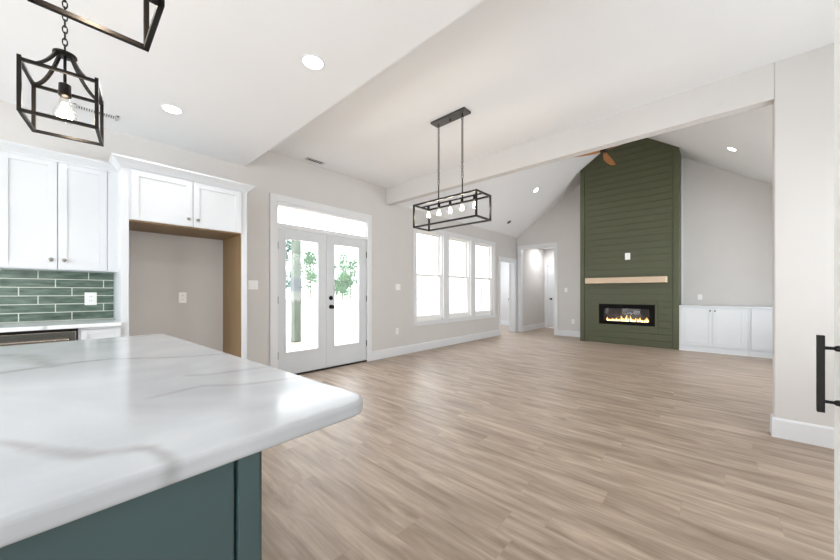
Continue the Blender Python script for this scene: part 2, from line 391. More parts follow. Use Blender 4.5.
r = MB(); r.box(XR, XR + .12, YB, 4.8, 0, ZC + .1); r.box(XR, XR + .12, 7.8, YG, 0, ZC + .1)
r.box(XR, XR + .12, 4.8, 7.8, 0, .9); r.box(XR, XR + .12, 4.8, 7.8, 2.45, ZC + .1)  # opening out of view, added for daylight in the living room
struct(r.build('wall_right', M['wall']), 'grey wall along the right side of the rooms', 'wall')
b = MB(); b.box(XW, -3.7, YB - .12, YB, 0, ZC); b.box(1.1, XR, YB - .12, YB, 0, ZC); b.box(-3.7, 1.1, YB - .12, YB, 2.4, ZC)  # opening behind the camera is added to let light in
struct(b.build('wall_back', M['wall']), 'grey wall behind the kitchen with wide unseen opening added for daylight', 'wall')

struct(MB().box(XW, XR, YB, 1.525, ZK, ZC + .1).build('ceiling_kitchen', M['ceil']), 'white lowered flat ceiling over the kitchen', 'ceiling')
struct(MB().box(XW, XR, 1.525, YD, ZC, ZC + .1).build('ceiling_dining', M['ceil']), 'white higher flat ceiling over the dining area', 'ceiling')
v = MB()
for s_ in (0, 1):
    P = [(XW - .1, EAVE - SL * .1), (XM, RIDGE), (XM, RIDGE + .15), (XW - .1, EAVE + .08)] if s_ == 0 else [(XR + .1, EAVE - SL * .1), (XM, RIDGE), (XM, RIDGE + .15), (XR + .1, EAVE + .08)]
    v.prism(P, lambda a, b_, dd: (a, dd, b_), YD + .05, YG + .1)
struct(v.build('ceiling_vault', M['ceil']), 'white vaulted ceiling over the living room', 'ceiling')

# hall behind the gable wall and side room behind the left wall
h = MB(); h.box(-4.32, -4.22, YG + .12, 10.80, 0, 2.6)
struct(h.build('wall_hall_left', M['wall']), 'pale grey hallway wall seen through the cased opening', 'wall')
h = MB(); h.box(-4.32, -4.13, 10.80, 10.92, 0, 2.6); h.box(-3.35, -2.5, 10.80, 10.92, 0, 2.6); h.box(-4.13, -3.35, 10.80, 10.92, 2.06, 2.6)
struct(h.build('wall_hall_end', M['wall']), 'grey end wall of the hallway around a white door', 'wall')
struct(MB().box(-2.6, -2.5, YG + .12, 10.8, 0, 2.6).build('wall_hall_right', M['wall']), 'grey hallway wall on the right', 'wall')
struct(MB().box(-4.32, -2.5, YG + .12, 10.92, 2.6, 2.7).build('ceiling_hall', M['ceil']), 'white hallway ceiling beyond the cased opening', 'ceiling')
h = MB(); h.box(-5.95, -4.33, 10.60, 10.70, 0, 2.6); h.box(-5.95, XW - .15, 7.72, 7.82, -.12, 2.7); h.box(-6.05, -5.95, 7.72, 10.7, -.12, 2.7); h.box(-4.42, -4.33, YG, 10.6, 0, 2.6)
struct(h.build('wall_side_room', M['wall']), 'pale walls of the side room seen through the narrow doorway', 'wall')
h = MB(); h.box(-6.08, XW - .151, 7.695, 7.72, -.12, 2.75)
x = -6.0
while x < XW - .2: h.box(x, x + .045, 7.675, 7.695, -.12, 2.75); x += .305
struct(h.build('siding_side_room', M['fence']), 'white board and batten siding outside the triple window', 'siding')
struct(MB().box(-6.05, XW - .15, 7.72, 10.7, 2.6, 2.7).build('ceiling_side_room', M['ceil']), 'white ceiling of the side room', 'ceiling')

# baseboards
BH = 0.155
def base_prof(): return [(0, 0), (0.016, 0), (0.016, BH - .014), (0.007, BH), (0, BH)]
def baseboard(name, path, label):
    return struct(MB().sweep(base_prof(), path).build(name, M['trim']), label, 'baseboard')
baseboard('baseboard_left', [(XW, 3.525), (XW, 7.915)], 'white baseboard under the triple window')
baseboard('baseboard_kitchen', [(XW, 1.36), (XW, 1.82)], 'short white baseboard between fridge surround and French doors')
baseboard('baseboard_far', [(-3.153, YG), (-2.408, YG)], 'white baseboard between hall opening and green fireplace')
baseboard('baseboard_divider', [(0.357, YD2), (0.357, YD), (XR, YD)], 'tall white baseboard wrapping the wall end on the right')
baseboard('baseboard_hall', [(-4.22, YG + .13), (-4.22, 10.80), (-4.13, 10.80)], 'white baseboard along the hallway wall')
baseboard('baseboard_side_room', [(-5.95, 10.60), (-4.43, 10.60)], 'white baseboard inside the side room')

# casings
def casing(name, F, u0, u1, v0, v1, w, label, sill=False, head=None):
    mb = MB(); t = 0.019
    fbox(mb, F, u0, u0 + w, v0, v1, 0, t); fbox(mb, F, u1 - w, u1, v0, v1, 0, t); fbox(mb, F, u0 + w, u1 - w, v1 - w, v1, 0, t)
    if sill: fbox(mb, F, u0 + w, u1 - w, v0, v0 + w, 0, t)
    return mb

# French door unit (door_1)
D1 = sroot('door_1', 'white double French doors with full glass and transom window', 'door', (XW, 2.68, 0))
FXW = FX(XW)
casing('casing', FXW, 1.82, 3.525, 0, 2.478, 0.09, '').build('casing', M['trim'], D1, bevel=.002)
mb = MB()
for (a, c) in ((1.905, 1.93), (3.44, 3.465)): mb.box(XW - .15, XW, a, c, 0, 2.385)
mb.box(XW - .15, XW, 1.93, 3.44, 2.36, 2.385); mb.box(XW - .15, XW - .01, 1.93, 3.44, 2.055, 2.10)
mb.build('door_frame', M['trim'], D1, bevel=.002)
MB().box(XW - .16, XW - .005, 1.93, 3.44, 0.0, 0.02).build('threshold', M['bronze'], D1, bevel=.002)
tr = MB()
for (a, c, e, f_) in ((1.93, 1.945, 2.10, 2.36), (3.425, 3.44, 2.10, 2.36), (1.945, 3.425, 2.10, 2.112), (1.945, 3.425, 2.348, 2.36)): tr.box(XW - .07, XW - .025, a, c, e, f_)
trf = tr.build('transom_sash', M['vinyl'], D1, bevel=.002)
MB().box(XW - .05, XW - .045, 1.944, 3.426, 2.111, 2.349).build('pane', M['glass'], trf)
def leaf(y0, y1, hinge_y, knobs):
    gz0, gz1 = 0.335, 1.905; s0, s1 = (y0 + .115, y1 - .135)
    if knobs: s0, s1 = y0 + .135, y1 - .15
    x1, x0 = XW - .022, XW - .066
    mb = MB(); mb.box(x0, x1, y0, s0, .024, 2.048); mb.box(x0, x1, s1, y1, .024, 2.048); mb.box(x0, x1, s0, s1, .024, gz0); mb.box(x0, x1, s0, s1, gz1, 2.048)
    # raised glazing bead
    for (a, c, e, f_) in ((s0 - .022, s0 + .004, gz0 - .022, gz1 + .022), (s1 - .004, s1 + .022, gz0 - .022, gz1 + .022), (s0, s1, gz0 - .022, gz0 + .004), (s0, s1, gz1 - .004, gz1 + .022)):
        mb.box(x1 - .001, x1 + .007, a, c, e, f_)
    lf = mb.build('door_leaf', M['door'], D1, bevel=.0015)
    MB().box(XW - .047, XW - .041, s0, s1, gz0, gz1).build('pane', M['glass'], lf)
    for z in (0.31, 1.06, 1.80):
        MB().tube([(XW - .012, hinge_y, z - .05), (XW - .012, hinge_y, z + .05)], .008, 8).build('hinge', M['hinge'], lf)
    if knobs:
        R = Matrix.Rotation(H90, 4, 'Y')
        for z, prof, nm in ((0.945, [(.033, 0), (.033, .006), (.012, .01), (.012, .035), (.026, .045), (.030, .058), (.022, .070), (.001, .072)], 'door_knob'),
                            (1.080, [(.032, 0), (.032, .012), (.026, .018), (.010, .019), (.008, .034), (.001, .035)], 'deadbolt')):
            Q = Matrix.Translation((x1, y0 + .075, z)) @ R
            MB().lathe(prof, 20, Q).build(nm, M['black'], lf, smooth=True)
leaf(1.932, 2.676, 1.934, False); leaf(2.680, 3.438, 3.436, True)

# triple window: casing + three double hung units
mb = casing('c', FXW, 4.57, 7.74, 0.505, 2.50, 0.085, '', sill=True)
mull = ((5.518, 5.708), (6.577, 6.767))
for a, c in mull: fbox(mb, FXW, a, c, .59, 2.415, 0, .012)
struct(mb.build('trim_1', M['trim'], bevel=.002), 'white casing framing the triple window', 'window trim')
mm = MB()
for a, c in mull: mm.box(XW - .14, XW + .001, a, c, .585, 2.42)
struct(mm.build('trim_2', M['trim']), 'white mullion posts between the three windows', 'window trim')
ords = ['nearest the French doors', 'in the middle of the three', 'nearest the side room doorway']
for i, (y0, y1) in enumerate(((4.65, 5.518), (5.708, 6.577), (6.767, 7.635))):
    wr = sroot('window_%d' % (i + 1), 'white double hung window ' + ords[i], 'window', (XW, (y0 + y1) / 2, .585))
    z0, z1, zm = .585, 2.42, 1.52
    f = MB(); f.box(XW - .14, XW - .03, y0, y0 + .03, z0, z1); f.box(XW - .14, XW - .03, y1 - .03, y1, z0, z1); f.box(XW - .14, XW - .03, y0, y1, z0, z0 + .035); f.box(XW - .14, XW - .03, y0, y1, z1 - .025, z1)
    f.build('window_frame', M['vinyl'], wr, bevel=.002)
    for nm, xa, xb, za, zb, bot, top in (('upper_sash', XW - .13, XW - .095, zm - .02, z1 - .025, .04, .035), ('lower_sash', XW - .09, XW - .05, z0 + .035, zm + .02, .075, .035)):
        s = MB(); a, c = y0 + .03, y1 - .03
        s.box(xa, xb, a, a + .04, za, zb); s.box(xa, xb, c - .04, c, za, zb); s.box(xa, xb, a + .04, c - .04, za, za + bot); s.box(xa, xb, a + .04, c - .04, zb - top, zb)
        so = s.build(nm, M['vinyl'], wr, bevel=.002)
        MB().box((xa + xb) / 2 - .003, (xa + xb) / 2 + .003, a + .039, c - .039, za + bot - .001, zb - top + .001).build('pane', M['glass'], so)

# side room doorway (door_2)
D2 = sroot('door_2', 'narrow white cased doorway with its door swung open into side room', 'door', (XW, 8.46, 0))
casing('c', FXW, 7.917, 9.005, 0, 2.145, .092, '').build('casing', M['trim'], D2, bevel=.002)
mb = MB(); mb.box(XW - .15, XW, 8.02, 8.035, 0, 2.055); mb.box(XW - .15, XW, 8.895, 8.91, 0, 2.055); mb.box(XW - .15, XW, 8.035, 8.895, 2.04, 2.055)
mb.build('door_frame', M['trim'], D2)
dl = MB(); hx, hy = XW - .155, 8.875; dv = Vector((-.40, .917, 0)).normalized(); nv = Vector((dv.y, -dv.x, 0))
fn = lambda a, b_, dd: tuple(Vector((hx, hy, b_)) + dv * a + nv * dd)
dl.prism([(0.0, .012), (.84, .012), (.84, 2.03), (0.0, 2.03)], fn, -.02, .02)
dlo = dl.build('door_leaf', M['trim'], D2, bevel=.002)
Q = (-nv).to_track_quat('Z', 'Y').to_matrix().to_4x4(); Q.translation = Vector(fn(.775, .95, -.02))
MB().lathe([(.03, 0), (.03, .006), (.011, .01), (.011, .035), (.027, .045), (.029, .058), (.02, .068), (.001, .07)], 16, Q).build('door_knob', M['black'], dlo, smooth=True)

# cased hall opening
mb = casing('c', FNY(YG), -4.307, -3.153, 0, 2.532, .092, '')
mb.box(HO[0], HO[0] + .012, YG, YG + .12, 0, 2.44); mb.box(HO[1] - .012, HO[1], YG, YG + .12, 0, 2.44); mb.box(HO[0], HO[1], YG, YG + .12, 2.428, 2.44)
struct(mb.build('trim_3', M['trim'], bevel=.002), 'white casing around the tall hall opening', 'door trim')
D3 = sroot('door_3', 'white hall door with black knob beyond the cased opening', 'door', (-3.74, 10.8, 0))
casing('c', FNY(10.80), -4.20, -3.28, 0, 2.13, .08, '').build('casing', M['trim'], D3, bevel=.002)
dlo = MB().box(-4.12, -3.36, 10.82, 10.86, .01, 2.05).build('door_leaf', M['trim'], D3)
Q = Vector((0, -1, 0)).to_track_quat('Z', 'Y').to_matrix().to_4x4(); Q.translation = Vector((-3.99, 10.82, .95))
MB().lathe([(.03, 0), (.03, .006), (.011, .01), (.011, .035), (.027, .045), (.029, .058), (.02, .068), (.001, .07)], 16, Q).build('door_knob', M['black'], dlo, smooth=True)

# thin white edge trim beside the fireplace
struct(MB().box(-2.440, -2.405, YG - .02, YG, BH, 4.05).build('trim_4', M['trim']), 'thin white edge trim left of the green fireplace', 'trim')
struct(MB().box(-.545, -.505, YG - .02, YG, .92, 4.05).build('trim_5', M['trim']), 'thin white edge trim right of the green fireplace', 'trim')

# ------------------------------------------------------------------ outside
struct(MB().box(-60, -4.5, -40, 60, -.25, -.12).build('ground', M['stone']), 'bright pale ground outside the French doors', 'ground')
struct(MB().box(-7.6, -4.49, 0.2, 4.6, -.12, -.03).build('patio', M['stone']), 'pale concrete patio outside the French doors', 'patio')

# ------------------------------------------------------------------ kitchen wall
xe = -3.756; xu = -4.0
# refrigerator surround
RS = thing('refrigerator_surround', 'tall white refrigerator surround with double cabinet above empty alcove', 'cabinet', (-4.05, .83, 0))
for (a, c) in ((.325, .376), (1.278, 1.334)):
    MB().box(XW + .001, xe, a, c, 0, 2.262).build('side_panel', M['cab'], RS, bevel=.002)
MB().box(XW + .001, xe - .004, 1.2725, 1.2795, 0, 1.79).build('wood_lining', M['plywood'], RS)['label'] = 'bare plywood inner side lining'
bx = MB(); bx.box(XW + .001, xe - .002, .376, 1.278, 1.80, 2.262); bx.build('cabinet_body', M['cab'], RS)
MB().box(XW + .001, xe - .003, .3765, 1.272, 1.788, 1.80).build('wood_bottom', M['plywood'], RS)['label'] = 'bare plywood underside'
Fe = FX(xe - .001)
dA = shaker(Fe, .388, .835, 1.80, 2.238, 'cabinet_door', M['cab'], RS, rail=.052); knob(Fe, .800, 1.868, .020, dA, M['nickel'])
dB = shaker(Fe, .841, 1.272, 1.80, 2.238, 'cabinet_door', M['cab'], RS, rail=.052); knob(Fe, .876, 1.868, .020, dB, M['nickel'])
def crown_prof(z, h, o): return [(0, z), (0.008, z), (0.008, z + .012), (o * .45, z + h * .45), (o * .9, z + h * .78), (o, z + h * .80), (o, z + h), (0, z + h)]
MB().sweep(crown_prof(2.246, .078, .062), [(XW + .002, 1.334), (xe, 1.334), (xe, .325), (XW + .40, .325)][::-1]).build('crown_moulding', M['cab'], RS)

# wall cabinet
UC = thing('kitchen_cabinet', 'white two door wall cabinet above the green tile splashback', 'cabinet', (-4.17, -.03, 1.35))
MB().box(XW + .001, xu - .02, -.345, .325, 1.352, 2.262).build('cabinet_body', M['cab'], UC, bevel=.001)
MB().box(xu - .02, xu - .001, .258, .3245, 1.352, 2.262).build('filler_strip', M['cab'], UC, bevel=.001)
Fu = FX(xu - .02)
dA = shaker(Fu, -.341, -.041, 1.358, 2.246, 'cabinet_door', M['cab'], UC, rail=.05); knob(Fu, -.075, 1.432, .020, dA, M['nickel'])
dB = shaker(Fu, -.036, .255, 1.358, 2.246, 'cabinet_door', M['cab'], UC, rail=.05); knob(Fu, -.002, 1.432, .020, dB, M['nickel'])
MB().sweep(crown_prof(2.238, .070, .055), [(xu, .325), (xu, -.345)][::-1]).build('crown_moulding', M['cab'], UC)

# splashback
sp = sroot('splashback', 'green glazed brick tile splashback above the kitchen counter', 'backsplash', (XW, 0, .914))
MB().box(XW + .0005, XW + .0105, -.80, .324, .914, 1.352).build('grout_bed', M['grout'], sp)
tm = MB(); rowh = .0733; tl = .306; jl = .0065
joints = [-.155, -.055, .045, -.155, -.055, .045]
for i in range(6):
    z1 = 1.352 - i * rowh; z0 = z1 - rowh + jl; j = joints[i] - 3 * tl
    while j < .324:
        a, c = max(j + jl / 2, -.80), min(j + tl - jl / 2, .322)
        if c - a > .01: tm.box(XW + .004, XW + .0125, a, c, z0, z1)
        j += tl
tm.build('tiles', M['tile'], sp, bevel=.002)

# counter, dishwasher, drawer cabinet
qk = quartz_material('white_quartz_kitchen', [(-4.2, -.6, -3.7, -.1, .02, .5)], (224, 228, 230), (236, 239, 240))
tag(MB().box(XW + .013, -3.695, -.80, .324, .884, .914).build('kitchen_countertop', qk, bevel=.004), 'white quartz countertop against the green tile splashback', 'countertop')
DW = thing('dishwasher', 'stainless steel dishwasher under the kitchen counter beside drawer cabinet', 'dishwasher', (-3.98, -.23, 0))
MB().box(XW + .05, -3.745, -.530, .068, .10, .878).build('body', M['black'], DW)
MB().box(-3.744, -3.722, -.526, .062, .12, .862).build('door_panel', M['steel'], DW, bevel=.004)
MB().box(-3.744, -3.716, -.528, .070, .867, .882).build('control_strip', M['black'], DW, bevel=.002)
hb = MB(); hb.tube([(-3.69, -.48, .80), (-3.69, .02, .80)], .010, 10)
for y in (-.45, -.01): hb.tube([(-3.722, y, .80), (-3.69, y, .80)], .008, 8)
hb.build('bar_handle', M['steel'], DW, smooth=True)
BC = thing('drawer_cabinet', 'narrow white drawer base cabinet between dishwasher and refrigerator surround', 'cabinet', (-4.0, .2, 0))
MB().box(XW + .02, -3.745, .072, .324, .10, .883).build('cabinet_body', M['cab'], BC); MB().box(XW + .02, -3.80, .072, .324, 0, .10).build('toe_kick', M['cab'], BC)
Fb = FX(-3.745)
shaker(Fb, .088, .318, .735, .862, 'drawer_front', M['cab'], BC, rail=.035); dd_ = shaker(Fb, .088, .318, .115, .728, 'cabinet_door', M['cab'], BC, rail=.05); knob(Fb, .11, .68, .02, dd_, M['nickel'])

# ------------------------------------------------------------------ island
IS = thing('kitchen_island', 'teal grey kitchen island base under white quartz top', 'kitchen island', (-1.5, -.18, 0))
ix0, ix1, iy0, iy1 = -2.38, -.630, -.62, .236
MB().box(ix0, ix1, iy0, iy1 - .003, .09, .884).build('cabinet_body', M['island'], IS)
MB().box(ix0 + .05, ix1 - .04, iy0 + .06, iy1 - .01, 0, .09).build('toe_kick', M['island'], IS)
ep = MB(); FI = FX(ix1)
fbox(ep, FI, iy0, iy0 + .036, .09, .884, 0, .018); fbox(ep, FI, iy1 - .036, iy1, .0, .884, 0, .018); fbox(ep, FI, iy0, iy1, .09, .20, 0, .0178)
ep.build('end_frame', M['island'], IS, bevel=.0015)
fbox(MB(), FI, iy0 + .040, iy1 - .041, .20, .884, 0, .011).build('end_panel', M['island'], IS, bevel=.001)
bk = MB(); FB_ = lambda u, v_, d_: (u, iy1 - .003 + d_, v_)
for (u0, u1) in ((ix0, ix0 + .07), (-1.53, -1.46), (ix1 - .07, ix1)): fbox(bk, FB_, u0, u1, 0, .884, 0, .014)
fbox(bk, FB_, ix0, ix1, .09, .2, 0, .0138); fbox(bk, FB_, ix0, ix1, .80, .884, 0, .0138)
bk.build('back_panel_frame', M['island'], IS, bevel=.0015)
# top: rounded corners
def rrect(x0, x1, y0, y1, r, n=8):
    out = []
    for cx, cy, a0 in ((x1 - r, y1 - r, 0), (x0 + r, y1 - r, 90), (x0 + r, y0 + r, 180), (x1 - r, y0 + r, 270)):
        for k in range(n + 1):
            t = math.radians(a0 + 90 * k / n); out.append((cx + r * math.cos(t), cy + r * math.sin(t)))
    return out
def chain_veins(pts, w, k):
    PV = Vector((-.598, .490)); R2 = Matrix.Rotation(-ISROT, 2)
    q = [R2 @ (Vector(p) - PV) + PV for p in pts]
    return [(q[i].x, q[i].y, q[i + 1].x, q[i + 1].y, w[i] if isinstance(w, list) else w, k[i] if isinstance(k, list) else k) for i in range(len(q) - 1)]
ISROT = math.radians(2.6)
veins = (chain_veins([(-.92, -.11), (-.867, -.071), (-.814, -.037), (-.749, -.005), (-.700, .024), (-.678, .069), (-.660, .091), (-.618, .103), (-.575, .108)], [.018, .018, .022, .026, .028, .022, .018, .02], [.45, .5, .55, .7, .7, .65, .6, .55])
  + chain_veins([(-1.58, -.25), (-1.62, -.133), (-1.66, -.022), (-1.659, .113), (-1.512, .297), (-1.431, .50)], [.03, .035, .03, .022, .018], [.4, .55, .6, .5, .5])
  + chain_veins([(-2.072, -.158), (-1.981, -.104), (-1.797, -.06), (-1.638, -.022)], [.06, .07, .05], [.35, .45, .5])
  + chain_veins([(-1.16, .25), (-1.127, .283), (-1.115, .361), (-1.09, .50)], .022, .35)
  + chain_veins([(-.977, .135), (-1.005, .241), (-.937, .315), (-.88, .50)], .018, .35))
qi = quartz_material('white_quartz_island', veins)
it = MB().prism(rrect(-2.46, -.598, -.66, .490, .055), lambda a, b_, d_: (a, b_, d_), .884, .918).build('island_countertop', qi, bevel=.009, seg=4)
tag(it, 'white quartz island countertop with grey veins and rounded corner', 'countertop')

def turn(o, ang, px_, py_):
    Rm = Matrix.Translation((px_, py_, 0)) @ Matrix.Rotation(ang, 4, 'Z') @ Matrix.Translation((-px_, -py_, 0))
    l = Rm @ o.location; o.location = l; o.rotation_euler = (0, 0, ang)
turn(IS, ISROT, -.598, .490); turn(it, ISROT, -.598, .490)

# pantry at the right edge
PT = thing('pantry_cabinet', 'tall white cabinet at right edge with black bar handle', 'cabinet', (.55, 1.05, 0))
px0 = .247
MB().box(px0 + .021, .85, .62, 1.452, 0, 2.30).build('cabinet_body', M['pantry'], PT, bevel=.002)
pd = MB().box(px0, px0 + .0205, .64, 1.452, .10, 2.28).build('cabinet_door', M['pantry'], PT, bevel=.002)
hb = MB(); yh = 1.395; xh = px0 - .0325
hb.box(xh - .007, xh + .007, yh - .007, yh + .007, .838, 1.048)
for z in (.868, 1.014):
    hb.tube([(px0, yh, z), (px0 - .006, yh, z), (px0 - .010, yh, z), (xh, yh, z)], [.0085, .0075, .0045, .0045], 10)
hb.build('bar_handle', M['black'], pd, bevel=.001)

# ------------------------------------------------------------------ switch plates and outlets
def plate(name, label, F, u, v_, kind='outlet', gangs=1, w=.072, hgt=.116):
    cat = 'outlet' if kind == 'outlet' else 'switch'
    o = thing(name, label, cat, F(u, v_, 0)); W_ = w + .046 * (gangs - 1)
    fbox(MB(), F, u - W_ / 2, u + W_ / 2, v_ - hgt / 2, v_ + hgt / 2, .0003, .006).build('cover_plate', M['plate'], o, bevel=.002)
    for g_ in range(gangs):
        uc = u + (g_ - (gangs - 1) / 2) * .046
        if kind == 'outlet':
            for s_ in (-1, 1):
                rc = fbox(MB(), F, uc - .017, uc + .017, v_ + s_ * .020 - .014, v_ + s_ * .020 + .014, .006, .0085).build('receptacle', M['plate'], o, bevel=.002)
                sl = MB()
                for q in (-.006, .006): fbox(sl, F, uc + q - .0013, uc + q + .0013, v_ + s_ * .020 - .005, v_ + s_ * .020 + .006, .0082, .0088)
                sl.build('slots', M['slot'], rc)
        else:
            fbox(MB(), F, uc - .016, uc + .016, v_ - .032, v_ + .032, .006, .0095).build('rocker', M['plate'], o, bevel=.002)
    return o
FT = FX(XW + .0125)
plate('wall_outlet', 'white outlet plate on the green tile splashback', FT, .165, 1.106, 'outlet', 1, .080, .118)
plate('wall_outlet', 'white outlet on the back wall of the empty refrigerator alcove', FXW, .876, 1.108)
plate('light_switch', 'white light switch plate between refrigerator surround and French doors', FXW, 1.613, 1.26, 'switch', 2)
plate('light_switch', 'white light switch plate between French doors and triple window', FXW, 4.16, 1.265, 'switch', 2)
plate('wall_outlet', 'white low outlet near baseboard between French doors and triple window', FXW, 4.134, .45)
FG = FNY(YG)
plate('light_switch', 'white light switch on far wall between hall opening and green fireplace', FG, -2.942, 1.23, 'switch', 1)
plate('wall_outlet', 'white low outlet on far wall left of the green fireplace', FG, -2.76, .40)
plate('wall_outlet', 'white outlet above the built-in cabinets right of the fireplace', FG, -.23, 1.07)
plate('wall_outlet', 'white outlet plate on green shiplap above the mantel', FNY(8.405), -1.428, 1.965, 'outlet', 1, .10, .15)

# ------------------------------------------------------------------ fireplace
cy = 8.41; cx0, cx1 = -2.406, -.537; CD = .40     # chase top follows the vault
def ctop(x): return roofz(x) - .004
FC = thing('fireplace_chase', 'tall olive green shiplap chimney breast rising to the vaulted ceiling', 'fireplace', (-1.47, 8.7, 0))
ox0, ox1, oz0, oz1 = -2.0, -.935, .44, .90
fxz = lambda a, b_, d_: (a, d_, b_)
core = MB()
core.prism([(cx0, 0), (ox0, 0), (ox0, ctop(ox0)), (cx0, ctop(cx0))], fxz, cy + .012, YG - .001)
core.prism([(ox1, 0), (cx1, 0), (cx1, ctop(cx1)), (ox1, ctop(ox1))], fxz, cy + .012, YG - .001)
core.prism([(ox0, 0), (ox1, 0), (ox1, oz0), (ox0, oz0)], fxz, cy + .012, YG - .001)
core.prism([(ox0, oz1), (ox1, oz1), (ox1, ctop(ox1)), (XM, ctop(XM)), (ox0, ctop(ox0))], fxz, cy + .012, YG - .001)
core.build('chimney_body', M['olive'], FC)
# shiplap boards, cut to the roof slope and round the firebox
sb = MB(); bh = .1405; gap = .011; a0, a1 = cx0 + .10, cx1 - .10
def xr(z):  # board ends where the roof cuts it
    lo, hi = a0, a1
    if z > ctop(a0): lo = XW + (z + .004 - EAVE) / SL
    if z > ctop(a1): hi = XR - (z + .004 - EAVE) / SL
    return lo, hi
k = 0; topz = ctop(XM)
while k * bh < topz - .05:
    z0 = k * bh + gap; z1 = min((k + 1) * bh, topz - .01); k += 1
    lo, hi = xr(z0); lo2, hi2 = xr(z1)
    if z0 < oz1 + .05 and z1 > oz0 - .05:
        segs = [(lo, ox0 - .052), (ox1 + .052, hi)]
        for (p, q) in segs: sb.box(p, q, cy, cy + .013, z0, z1)
        if z1 > oz1 + .05: sb.box(ox0 - .052, ox1 + .052, cy, cy + .013, oz1 + .05, z1)
        if z0 < oz0 - .05: sb.box(ox0 - .052, ox1 + .052, cy, cy + .013, z0, oz0 - .05)
    elif hi2 - lo2 > .05:
        sb.prism([(lo, z0), (hi, z0), (hi2, z1), (lo2, z1)], fxz, cy, cy + .013)
sb.build('shiplap_boards', M['olive'], FC, bevel=.002)
for (p, q) in ((cx0 - .002, cx0 + .095), (cx1 - .095, cx1 + .002)):
    MB().prism([(p, 0), (q, 0), (q, ctop(q)), (p, ctop(p))], fxz, cy - .012, cy + .013).build('corner_board', M['olive'], FC, bevel=.002)
rk = .09
for (p, q) in ((cx0 + .095, XM), (XM, cx1 - .095)):
    MB().prism([(p, ctop(p) - rk), (q, ctop(q) - rk), (q, ctop(q)), (p, ctop(p))], fxz, cy - .010, cy + .013).build('rake_board', M['olive'], FC, bevel=.002)
fr = MB(); w = .05
fr.box(ox0 - w, ox0, cy - .012, cy + .013, oz0 - w, oz1 + w); fr.box(ox1, ox1 + w, cy - .012, cy + .013, oz0 - w, oz1 + w)
fr.box(ox0, ox1, cy - .012, cy + .013, oz1, oz1 + w); fr.box(ox0, ox1, cy - .012, cy + .013, oz0 - w, oz0)
fr.build('firebox_trim', M['olive'], FC, bevel=.002)

MT = thing('mantel_shelf', 'raw wood beam mantel shelf on the green shiplap fireplace', 'mantel', (-1.48, 8.3, 1.37))
MB().box(-2.255, -.745, 8.235, 8.4095, 1.372, 1.497).build('beam', M['mantelwood'], MT, bevel=.004)
MB().box(-.745, -.722, 8.236, 8.409, 1.372, 1.497).build('end_cap', M['mantelend'], MT, bevel=.003)['label'] = 'paler right end of the mantel'

FI_ = thing('fireplace_insert', 'black linear electric fireplace with flames set in green shiplap', 'fireplace', (-1.47, 8.55, oz0))
bx = MB(); e0, e1, f0, f1 = ox0 + .004, ox1 - .004, oz0 + .004, oz1 - .004
bw = .095
bx.box(e0, e0 + bw, cy - .006, cy + .02, f0, f1); bx.box(e1 - bw, e1, cy - .006, cy + .02, f0, f1); bx.box(e0 + bw, e1 - bw, cy - .006, cy + .02, f0, f0 + .07); bx.box(e0 + bw, e1 - bw, cy - .006, cy + .02, f1 - .09, f1)
bx.build('black_surround', M['firebox'], FI_, bevel=.003)
sh = MB(); sh.box(e0, e1, cy + .20, cy + .22, f0, f1); bkp = sh.build('back_panel', M['fireback'], FI_)
sh = MB(); sh.box(e0, e0 + .02, cy + .02, cy + .20, f0, f1); sh.box(e1 - .02, e1, cy + .02, cy + .20, f0, f1); sh.box(e0, e1, cy + .02, cy + .20, f0, f0 + .02); sh.box(e0, e1, cy + .02, cy + .20, f1 - .02, f1)
sh.build('housing', M['firebox'], FI_)
eb = MB()
for i in range(110):
    x = random.uniform(e0 + .1, e1 - .1); y = random.uniform(cy + .04, cy + .18); s_ = random.uniform(.008, .018)
    eb.lathe([(.001, 0), (s_, s_ * .7), (s_ * .7, s_ * 1.5), (.001, s_ * 1.9)], 5, Matrix.Translation((x, y, f0 + .018)) @ Matrix.Rotation(random.random() * 3, 4, 'Z'))
eb.build('ember_bed', M['ember'], FI_)['kind'] = 'stuff'
def flame(x, y, hgt, wd, name, m):
    pr = [(wd * .35, 0), (wd * .5, hgt * .15), (wd * .44, hgt * .35), (wd * .25, hgt * .62), (wd * .10, hgt * .85), (.0008, hgt)]
    mbf = MB(); vs0 = len(mbf.v); mbf.lathe(pr, 10)
    mbf.v = [(x + vx * 1.0 + .010 * math.sin(vz / hgt * 4 + x * 40), y + vy * .5, f0 + .070 + vz) for vx, vy, vz in mbf.v]
    return mbf
fx = [(-1.84, .10), (-1.80, .05), (-1.755, .07), (-1.70, .05), (-1.66, .09), (-1.62, .06), (-1.565, .15), (-1.52, .08), (-1.475, .17), (-1.435, .10), (-1.385, .15), (-1.345, .07), (-1.30, .11), (-1.255, .09), (-1.21, .12), (-1.165, .06), (-1.125, .09), (-1.09, .13)]
for i, (x, hh) in enumerate(fx):
    fo = flame(x, cy + .09 + .02 * (i % 3), hh * .85, .050 if hh > .08 else .065, 'flame', 0).build('flame', M['fire'], FI_, smooth=True)
    flame(x, cy + .078 + .02 * (i % 3), hh * .48, .026, 'core', 0).build('flame_core', M['flamecore'], fo, smooth=True)
MB().box(e0 + bw - .005, e1 - bw + .005, cy + .004, cy + .008, f0 + .06, f1 - .08).build('glass_front', M['glass'], FI_)

